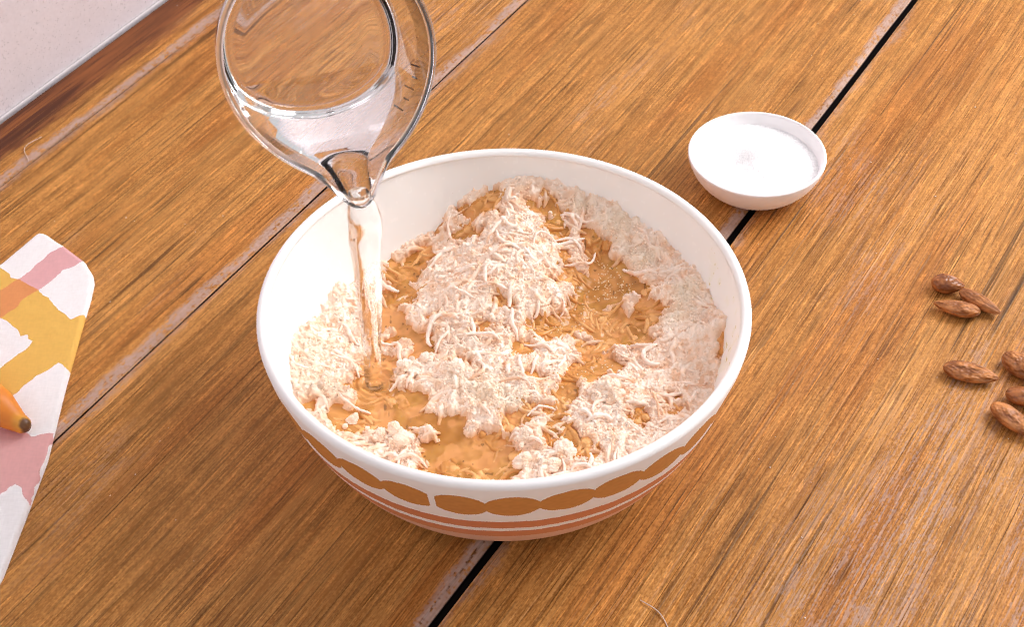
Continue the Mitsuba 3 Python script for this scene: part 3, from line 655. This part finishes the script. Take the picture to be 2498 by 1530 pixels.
def snap(poly, AX, AY):
    """Grid points just outside the outline are moved onto it, so that the edge is clean."""
    ins = shapely.contains_xy(poly, AX, AY)
    pts = shapely.points(AX, AY)
    dist = shapely.distance(pts, poly.exterior)
    near = (~ins) & (dist < ng * 1.5)
    line = poly.exterior
    BX, BY = AX.copy(), AY.copy()
    q = shapely.line_interpolate_point(line, shapely.line_locate_point(line, pts[near]))
    BX[near], BY[near] = shapely.get_x(q), shapely.get_y(q)
    return BX, BY, ins | near, np.where(ins, dist, 0)


BX, BY, keepn, dist = snap(npoly, AX, AY)
NP3 = np.stack([BX, BY, 0 * BX], -1)
NZ = .0030 + .0028 * (meshkit.fbm(NP3 * 14, 2, 5) - .5) + .0004 * (meshkit.fbm(NP3 * 120, 2, 6) - .5)
rise = np.sqrt(np.clip(1 - (1 - np.clip(dist / .0018, 0, 1)) ** 2, 0, 1))
NTOP = .0008 + NZ * (.30 + .70 * rise)
NTOP = np.where(dist <= 0, .0011, NTOP)


def sheet(BX, BY, keep, ztop):
    idx = -np.ones(BX.shape, int); cell = keep[:-1, :-1] & keep[1:, :-1] & keep[:-1, 1:] & keep[1:, 1:]
    use = np.zeros_like(keep)
    for a in (slice(None, -1), slice(1, None)):
        for b in (slice(None, -1), slice(1, None)):
            use[a, b] |= cell
    idx[use] = np.arange(use.sum())
    V = np.stack([BX[use], BY[use], ztop[use]], -1)
    q = np.stack([idx[:-1, :-1], idx[1:, :-1], idx[1:, 1:], idx[:-1, 1:]], -1)[cell]
    m = trimesh.Trimesh(V, np.vstack([q[:, [0, 1, 2]], q[:, [0, 2, 3]]]), process=False)
    # close it: a bottom sheet just above the table and a skirt
    e = m.edges_sorted; u, cnt = np.unique(e, axis=0, return_counts=True)
    bd = {tuple(x) for x in u[cnt == 1]}
    ed = [x for x in m.edges if tuple(sorted(x)) in bd]
    N = len(V)
    VB = V.copy(); VB[:, 2] = .0003
    sk = []
    for a_, b_ in ed: sk += [[a_, a_ + N, b_], [b_, a_ + N, b_ + N]]
    return np.vstack([V, VB]), np.vstack([m.faces, m.faces[:, ::-1] + N, np.array(sk)])


def in_poly(x, y, poly):
    """Even-odd test, written for arrays of points."""
    on = mi.Bool(False)
    n_ = len(poly)
    for i in range(n_):
        (xa, ya), (xb, yb) = poly[i], poly[(i + 1) % n_]
        if ya == yb: continue
        hit = ((y < ya) ^ (y < yb)) & (x < (xb - xa) * (y - ya) / (yb - ya) + xa)
        on = on ^ hit
    return on


def nap_color(p, n=None, uv=None):
    """Printed brush bands, mustard and pink, ragged at the edges, the pink printed over the mustard."""
    x, y = p.x * 1000, p.y * 1000
    x = x + 2.2 * (fbm(p.x * 170, p.y * 170, 1.0, octaves=3) - .5); y = y + 2.2 * (fbm(p.x * 170, p.y * 170, 7.0, octaves=3) - .5)
    c = mi.Color3f(.80, .775, .78)
    must = in_poly(x, y, NPRINT[0]) & ~in_poly(x, y, NPRINT[1])
    c = dr.select(must, mi.Color3f(.71, .425, .105), c)
    c = dr.select(in_poly(x, y, NPRINT[2]), dr.select(must, mi.Color3f(.66, .27, .105), mi.Color3f(.66, .36, .37)), c)
    c = dr.select(in_poly(x, y, NPRINT[3]), mi.Color3f(.68, .36, .35), c)
    weave = noise(p.x * 1500, p.y * 400) * .5 + noise(p.x * 400, p.y * 1500, 3.0) * .5
    return c * (.94 + .10 * weave)


def nap_bump(p, n=None, uv=None):
    return noise(p.x * 1600, p.y * 900) + noise(p.x * 900, p.y * 1600, 3.0)


scene["napkin_cloth"] = {"type": "twosided", "b": {"type": "bumpmap", "arbitrary": proc(nap_bump, eps=2e-4), "scale": .0004, "bsdf": {"type": "principled", "base_color": proc(nap_color), "roughness": .85, "specular": .15, "sheen": .2}}}
put("folded_napkin", mikit.ply(sheet(BX, BY, keepn, NTOP), "napkin_cloth", smooth=50), "folded white cloth napkin printed with ragged mustard and pink bands at the left edge", "napkin")


def carrot_color(p, n=None, uv=None):
    a = noise(p.x * 60, p.y * 60, p.z * 60); b = fbm(p.x * 300, p.y * 300, p.z * 300, octaves=2)
    c = mix(mi.Color3f(.60, .165, .015), mi.Color3f(.76, .27, .028), .5 * a + .5 * b)
    d = dr.sqrt((p.x + .2570) * (p.x + .2570) + (p.y + .0046) * (p.y + .0046))
    c = mix(c, mi.Color3f(.62, .33, .03), .6 * smoothstep(.012, .005, d + .004 * a))
    return mix(c, mi.Color3f(.13, .055, .018), smoothstep(.0054, .0026, d + .003 * (b - .5)))


scene["carrot_skin"] = {"type": "principled", "base_color": proc(carrot_color), "roughness": .38, "specular": .45}
tip, back = np.array([-.2570, -.0046]), np.array([-.400, .093])
cl = np.linalg.norm(back - tip); cd = (back - tip) / cl; cn = np.array([-cd[1], cd[0]])
ts = np.concatenate([[0], np.linspace(.03, 1, 10) ** 1.0 * .006, np.linspace(.0075, cl, 60)])
rad_c = np.where(ts < .007, .0052 * np.sqrt(np.clip(1 - (1 - np.clip(ts / .007, 0, 1)) ** 2, 0, 1)), .0052 + (ts - .007) * .34 - np.clip(ts - .020, 0, 1) * .20 - np.clip(ts - .05, 0, 1) * .10)
rad_c[0] = 1e-5
a = np.linspace(0, 2 * np.pi, 48, endpoint=False)
wobr = 1 + .05 * (meshkit.fbm(np.stack(np.broadcast_arrays(ts[:, None] * 130, 1.5 * np.cos(a)[None], 1.5 * np.sin(a)[None]), -1), 3) - .5) + .012 * (meshkit.noise(np.stack(np.broadcast_arrays(ts[:, None] * 700, 1.2 * np.cos(a)[None], 1.2 * np.sin(a)[None]), -1), 6) - .5)
rw = rad_c[:, None] * wobr
zc = .0046 + .0058 + .9 * (rad_c - .0052).clip(0)
V = np.stack([tip[0] + cd[0] * ts[:, None] + cn[0] * rw * np.cos(a), tip[1] + cd[1] * ts[:, None] + cn[1] * rw * np.cos(a), zc[:, None] + rw * np.sin(a)], -1)
idx = np.arange(len(ts) * 48).reshape(len(ts), 48)
q = np.stack([idx[:-1], np.roll(idx, -1, 1)[:-1], np.roll(idx, -1, 1)[1:], idx[1:]], -1).reshape(-1, 4)
put("carrot", mikit.ply((V.reshape(-1, 3), q), {"type": "twosided", "b": {"type": "ref", "id": "carrot_skin"}}, smooth=True), "orange carrot with a dark brown tip lying on the printed napkin", "carrot")

# ---------------------------------------------------------------- threads and crumbs on the table
r5 = np.random.default_rng(5)
sp_ = np.stack([r5.uniform(-.34, .36, 300), r5.uniform(-.2, .45, 300)], -1)
sp_ = sp_[(np.hypot(sp_[:, 0], sp_[:, 1]) > .135) & (sp_ @ DN[:2] < .425) & ~shapely.contains_xy(Polygon([(-.45, -.2), (-.24, -.2), (-.24, .17), (-.45, .17)]), sp_[:, 0], sp_[:, 1]) & (np.hypot(sp_[:, 0] - .158, sp_[:, 1] - .2) > .05)][:110]
sr_ = r5.uniform(.0002, .00055, len(sp_))
SV_ = (np.concatenate([sp_, sr_[:, None] * .6], 1)[:, None] + sr_[:, None, None] * trimesh.creation.icosahedron().vertices[None] * r5.uniform(.6, 1.3, (len(sp_), 12, 1))).reshape(-1, 3)
put("flour_specks", mikit.ply((SV_, (trimesh.creation.icosahedron().faces[None] + (np.arange(len(sp_)) * 12)[:, None, None]).reshape(-1, 3)), "flour", smooth=True), "tiny pale specks of flour spilt on the planks", "flour", kind="stuff")

scene["pale_thread"] = {"type": "diffuse", "reflectance": {"type": "rgb", "value": [.66, .52, .44]}}


def spline(pts, n=24):
    from scipy.interpolate import make_interp_spline
    pts = np.array(pts, float); t = np.linspace(0, 1, len(pts))
    return make_interp_spline(t, pts, k=min(3, len(pts) - 1))(np.linspace(0, 1, n))


for pts, lb in (([[-304.4, 266.3, .8], [-310.1, 260.7, .9], [-313.4, 254.3, .8], [-310.8, 246.8, .6], [-308.1, 241.1, .4]], "thin pale curled thread on the worn plank edge near the wall"),
                ([[64.3, -118.7, .5], [69.6, -123.3, 1.2], [73.6, -127.8, .9], [76.6, -136.1, .5]], "thin pale thread lying on the planks in front of the bowl")):
    P = spline(np.array(pts) / 1000)[None]
    put("loose_thread", mikit.ply(tubes(P, np.full((1, 24), .00027), 6), "pale_thread", smooth=True), lb, "thread")
# ---------------------------------------------------------------- glass jug, tipped and pouring
RC = np.array([-.0765, .0117, .2371])                     # middle of the rim
VIEW = RC - CAM; VIEW /= np.linalg.norm(VIEW)
AX_EL, AX_AZ = math.radians(30.0), math.radians(-75.5)    # the jug's axis, from base to mouth
JA = np.array([math.cos(AX_EL) * math.cos(AX_AZ), math.cos(AX_EL) * math.sin(AX_AZ), math.sin(AX_EL)])
down = np.array([.04, 0, -1.0]); JS = down - JA * (down @ JA); JS /= np.linalg.norm(JS)     # towards the spout
JT = np.cross(JA, JS)
JH, JR, JB = .092, .0490, .0438                           # height, rim and base radius
WALL = .0010
JO = RC - JA * JH
ZW = None


def jug_r(z):
    """Outer radius along the axis."""
    t = np.clip(z / JH, 0, 1)
    return JB + (JR - JB) * (t ** .9) + .0016 * np.sin(np.pi * t)


def spout(P):
    """Pulls the rim out into a pouring lip."""
    x, y, z = P[..., 0], P[..., 1], P[..., 2]
    ph = np.arctan2(y, x); r = np.hypot(x, y)
    t = np.clip((z - .030) / (JH - .030), 0, 1.05); t = t * t * (3 - 2 * np.clip(t, 0, 1))
    wide = .0082 * np.exp(-(ph / .62) ** 2) * t ** 1.3
    nar = .0150 * np.exp(-(ph / .19) ** 2) * np.clip((z - .055) / (JH - .055), 0, 1.1) ** 2
    rr = r + (wide + nar) * np.clip(r / .03, 0, 1)
    zz = z + .0035 * np.exp(-(ph / .30) ** 2) * np.clip((z - .07) / (JH - .07), 0, 1.1) ** 2
    return np.stack([rr * np.cos(ph), rr * np.sin(ph), zz], -1)


def to_world(P):
    return JO + P[..., 0:1] * JS + P[..., 1:2] * JT + P[..., 2:3] * JA


NJ = 320
ang_j = np.linspace(0, 2 * np.pi, NJ, endpoint=False)


def ring_surface(prof):
    prof = np.asarray(prof, float)
    return np.stack([prof[:, 0:1] * np.cos(ang_j), prof[:, 0:1] * np.sin(ang_j), prof[:, 1:2] + 0 * ang_j], -1)


def quads(k, n=NJ):
    idx = np.arange(k * n).reshape(k, n)
    q = np.stack([idx[:-1], np.roll(idx, -1, 1)[:-1], np.roll(idx, -1, 1)[1:], idx[1:]], -1).reshape(-1, 4)
    return np.vstack([q[:, [0, 1, 2]], q[:, [0, 2, 3]]])


cr = .007                                                  # rounded foot
foot = [(1e-4, .0015), (JB * .55, .0013), (JB * .72, .0004), (JB - cr, 0)] + [(JB - cr + cr * math.sin(t), cr - cr * math.cos(t)) for t in np.linspace(.2, 1.45, 8)]
JW = JH - .0034                                            # top of the wall; the rounded rim bead sits on it
out_p = foot + [(float(jug_r(z)), z) for z in np.linspace(cr + .001, JW, 46)]
in_p = [(float(jug_r(z)) - .0005 - (WALL - .0005) * np.clip((JW - z) / .040, 0, 1), z) for z in np.linspace(JW, .013, 52)]
ci = .006
rb_in = in_p[-1][0]
in_p += [(rb_in - ci + ci * math.cos(t), .013 - ci * math.sin(t)) for t in np.linspace(.15, math.pi / 2, 9)] + [(rb_in * .55, .0068), (1e-4, .0066)]
rim_r = float(jug_r(JH)) - .0009
rim = [(rim_r + .00165 * math.cos(t), JH - .0017 + .00170 * math.sin(t)) for t in np.linspace(0, 2 * math.pi, 26)]
shell_out = spout(ring_surface(out_p)); shell_in = spout(ring_surface([out_p[-1]] + in_p))
VO, FO = to_world(shell_out).reshape(-1, 3), quads(len(out_p))
VI, FI = to_world(shell_in).reshape(-1, 3), quads(len(in_p) + 1)


def orient(V, F, sign):
    """Normals away from the jug's axis (+1) or toward it (-1)."""
    c = V[F].mean(1); nrm = np.cross(V[F[:, 1]] - V[F[:, 0]], V[F[:, 2]] - V[F[:, 0]])
    rel = c - (JO + JA * .05); rad = rel
    return F if np.sign((nrm * rad).sum(1).sum()) == sign else F[:, ::-1]


FO = orient(VO, FO, 1); FI = orient(VI, FI, -1)
# water level: a little above the lowest point of the lip
lip = to_world(spout(ring_surface([rim[9]])))[0]
i_lip = int(np.argmin(lip[:, 2])); LIP = lip[i_lip]
ZW = LIP[2] + .0026
scene["jug_glass"] = {"type": "dielectric", "int_ior": 1.5, "ext_ior": 1.0}
scene["glass_to_water"] = {"type": "dielectric", "int_ior": 1.5, "ext_ior": 1.333}
scene["water_surface"] = {"type": "dielectric", "int_ior": 1.333, "ext_ior": 1.0}
inner = trimesh.Trimesh(VI, FI, process=False)
in_wet = inner.slice_plane([0, 0, ZW], [0, 0, -1]); in_dry = inner.slice_plane([0, 0, ZW], [0, 0, 1])
rv = to_world(spout(ring_surface(rim))).reshape(-1, 3); rt = trimesh.Trimesh(rv, quads(len(rim)), process=True)
if rt.volume < 0: rt.invert()
put("glass_jug__rim", mikit.ply(rt, "jug_glass", smooth=True))
put("glass_jug__outer_wall", mikit.ply((VO, FO), "jug_glass", smooth=True))
put("glass_jug__inner_wall", mikit.ply(in_dry, "jug_glass", smooth=True))
put("glass_jug__wetted_wall", mikit.ply(in_wet, "glass_to_water", smooth=True))
# the handle, opposite the spout
hp = spline([[-JR + .001, 0, JH * .86], [-JR - .022, 0, JH * .90], [-JR - .034, 0, JH * .66], [-JR - .026, 0, JH * .36], [-JB - .001, 0, JH * .22]], 40)
hv, hf = tubes(hp[None], np.full((1, 40), .0058), 20)
put("glass_jug__handle", mikit.ply((to_world(hv), hf), {"type": "dielectric", "int_ior": 1.5}, smooth=True))
# printed measuring marks on the outside of the wall
scene["mark_ink"] = {"type": "twosided", "b": {"type": "diffuse", "reflectance": {"type": "rgb", "value": [.03, .025, .025]}}}


def on_wall(ph, z, off=-.0004):
    r = jug_r(z) + off
    return to_world(spout(np.stack([r * np.cos(ph), r * np.sin(ph), z + 0 * ph], -1)))


for k_, (z0, z1) in enumerate([(.040, .060), (.048, .060), (.040, .060), (.048, .060), (.040, .060)]):
    ph_ = .72 + .115 * k_
    zz_ = np.linspace(z0, z1, 8)
    a_, b_ = on_wall(np.full(8, ph_), zz_), on_wall(np.full(8, ph_ + .016), zz_)
    i = np.arange(7)
    put("glass_jug__measuring_mark", mikit.ply((np.vstack([a_, b_]), np.stack([i, i + 1, i + 9, i + 8], -1)), "mark_ink"))
tag("glass_jug", "clear glass measuring jug tipped forward and pouring water into the mixing bowl", "jug")

# water: what fills the jug up to the lip, and the stream that falls from it
sp_p = [(rim_r - .0016, JH - .0004)] + in_p
kin = len(sp_p); Vs = to_world(spout(ring_surface(sp_p))).reshape(-1, 3); Fs = quads(kin)
c0 = Vs[:NJ].mean(0); c1 = Vs[-NJ:].mean(0)
Vs = np.vstack([Vs, c0, c1]); a0 = np.arange(NJ); b0 = (a0 + 1) % NJ
caps = np.vstack([np.stack([np.full(NJ, len(Vs) - 2), b0, a0], -1), np.stack([np.full(NJ, len(Vs) - 1), (kin - 1) * NJ + a0, (kin - 1) * NJ + b0], -1)])
solid = trimesh.Trimesh(Vs, np.vstack([Fs, caps]), process=True); solid.fix_normals()
cut = solid.slice_plane([0, 0, ZW], [0, 0, -1], cap=False)
# the flat surface: the outline of the cut, filled
sec = solid.section(plane_origin=[0, 0, ZW], plane_normal=[0, 0, 1])
loops = [np.asarray(l)[:, :2] for l in sec.discrete]
outline = Polygon(max(loops, key=len)).buffer(0)
print("lip", LIP, "water level", ZW, "surface", outline.bounds, outline.area)
sg = .0009
sx0, sy0, sx1, sy1 = outline.bounds
AXs, AYs = np.meshgrid(np.arange(sx0 - sg, sx1 + 2 * sg, sg), np.arange(sy0 - sg, sy1 + 2 * sg, sg), indexing="ij")
ng = sg
SX, SY, keeps, dists = snap(outline, AXs, AYs)
near_lip = np.exp(-((SX - LIP[0]) ** 2 + (SY - LIP[1]) ** 2) / .012 ** 2)
SZ = ZW + .0006 * (meshkit.fbm(np.stack([SX, SY, 0 * SX], -1) * 60, 2, 9) - .5) * np.clip(dists / .006, 0, 1) - .0016 * near_lip
idx = -np.ones(SX.shape, int); cell = keeps[:-1, :-1] & keeps[1:, :-1] & keeps[:-1, 1:] & keeps[1:, 1:]
useS = np.zeros_like(keeps)
for aa_ in (slice(None, -1), slice(1, None)):
    for bb_ in (slice(None, -1), slice(1, None)):
        useS[aa_, bb_] |= cell
idx[useS] = np.arange(useS.sum())
q = np.stack([idx[:-1, :-1], idx[1:, :-1], idx[1:, 1:], idx[:-1, 1:]], -1)[cell]
VS_, FS_ = np.stack([SX[useS], SY[useS], SZ[useS]], -1), np.vstack([q[:, [0, 1, 2]], q[:, [0, 2, 3]]])
put("pouring_water__surface", mikit.ply((VS_, FS_), "water_surface", smooth=True))
# the stream: flat where it leaves the lip, drawn together as it falls
LAND = np.array([-.0682, -.0138, .0395])
fw = np.array([JS[0] * .2 + JA[0], JS[1] * .2 + JA[1], 0]); fw /= np.linalg.norm(fw); side = np.array([-fw[1], fw[0], 0])
tipz = LIP[2]
path = [LIP - fw * .011 + [0, 0, .0012], LIP - fw * .006 + [0, 0, .0016], LIP - fw * .001 + [0, 0, .0010], LIP + fw * .0030 + [0, 0, -.0030]]
end = LAND
p3 = LIP + fw * .0052 + np.array([0, 0, -.0100])
dz = np.linspace(0, 1, 14)[1:]
for t in [0.0] + list(dz):
    path.append(np.array([p3[0] + (end[0] - p3[0]) * t ** .7, p3[1] + (end[1] - p3[1]) * t ** .7, p3[2] + (end[2] - p3[2]) * t]))
SP = spline(path, 400)
cl_ = np.concatenate([[0], np.cumsum(np.linalg.norm(np.diff(SP, axis=0), axis=1))])
SP = np.stack([np.interp(np.linspace(0, cl_[-1], 110), cl_, SP[:, k_]) for k_ in range(3)], -1)
SP = np.stack([gaussian_filter(SP[:, k_], 2.5, mode='nearest') for k_ in range(3)], -1)
tt = np.linspace(0, 1, 110)
tg = np.gradient(SP, axis=0); tg /= np.linalg.norm(tg, axis=1, keepdims=True)
wa = np.interp(tt, [0, .10, .2, .3, .5, .8, 1], [.0040, .0074, .0082, .0070, .0062, .0048, .0044])
wb = np.interp(tt, [0, .10, .2, .3, .5, .8, 1], [.0012, .0020, .0024, .0026, .0030, .0032, .0036])
m_ = 44; an = np.linspace(0, 2 * np.pi, m_, endpoint=False)
SV = np.zeros((110, m_, 3))
for i in range(110):
    s_ = side - tg[i] * (side @ tg[i]); s_ /= np.linalg.norm(s_); n_ = np.cross(s_, tg[i])
    tw = .22 * tt[i]
    rip = 1 + .07 * np.sin(3 * an + 5 * tt[i]) * min(1, tt[i] * 4) + .05 * np.sin(5 * an - 9 * tt[i] + 1) * min(1, tt[i] * 4)
    pul = 1
    a_, b_ = wa[i] * rip * np.cos(an) * pul, wb[i] * rip * np.sin(an)
    SV[i] = SP[i] + (a_ * math.cos(tw) - b_ * math.sin(tw))[:, None] * s_ + (a_ * math.sin(tw) + b_ * math.cos(tw))[:, None] * n_
SV += (.0007 * (meshkit.fbm(SV * np.array([190, 190, 95]), 3, 81) - .5))[..., None] * (SV - SP[:, None]) / (np.linalg.norm(SV - SP[:, None], axis=2, keepdims=True) + 1e-9)
idx = np.arange(110 * m_).reshape(110, m_)
q = np.stack([idx[:-1], np.roll(idx, -1, 1)[:-1], np.roll(idx, -1, 1)[1:], idx[1:]], -1).reshape(-1, 4)
V = np.vstack([SV.reshape(-1, 3), SP[:1], SP[-1:]])
F = np.vstack([q[:, [0, 1, 2]], q[:, [0, 2, 3]]] + [np.stack([np.full(m_, 110 * m_), np.roll(idx[0], -1), idx[0]], -1), np.stack([np.full(m_, 110 * m_ + 1), idx[-1], np.roll(idx[-1], -1)], -1)])
st = trimesh.Trimesh(V, F, process=False)
if st.volume < 0: st.invert()
put("pouring_water__stream", mikit.ply(st, "water_surface", smooth=True), "clear stream of water falling from the jug's lip into the bowl")
tag("pouring_water", "clear water filling the tipped glass jug and falling as a stream into the bowl", "water")
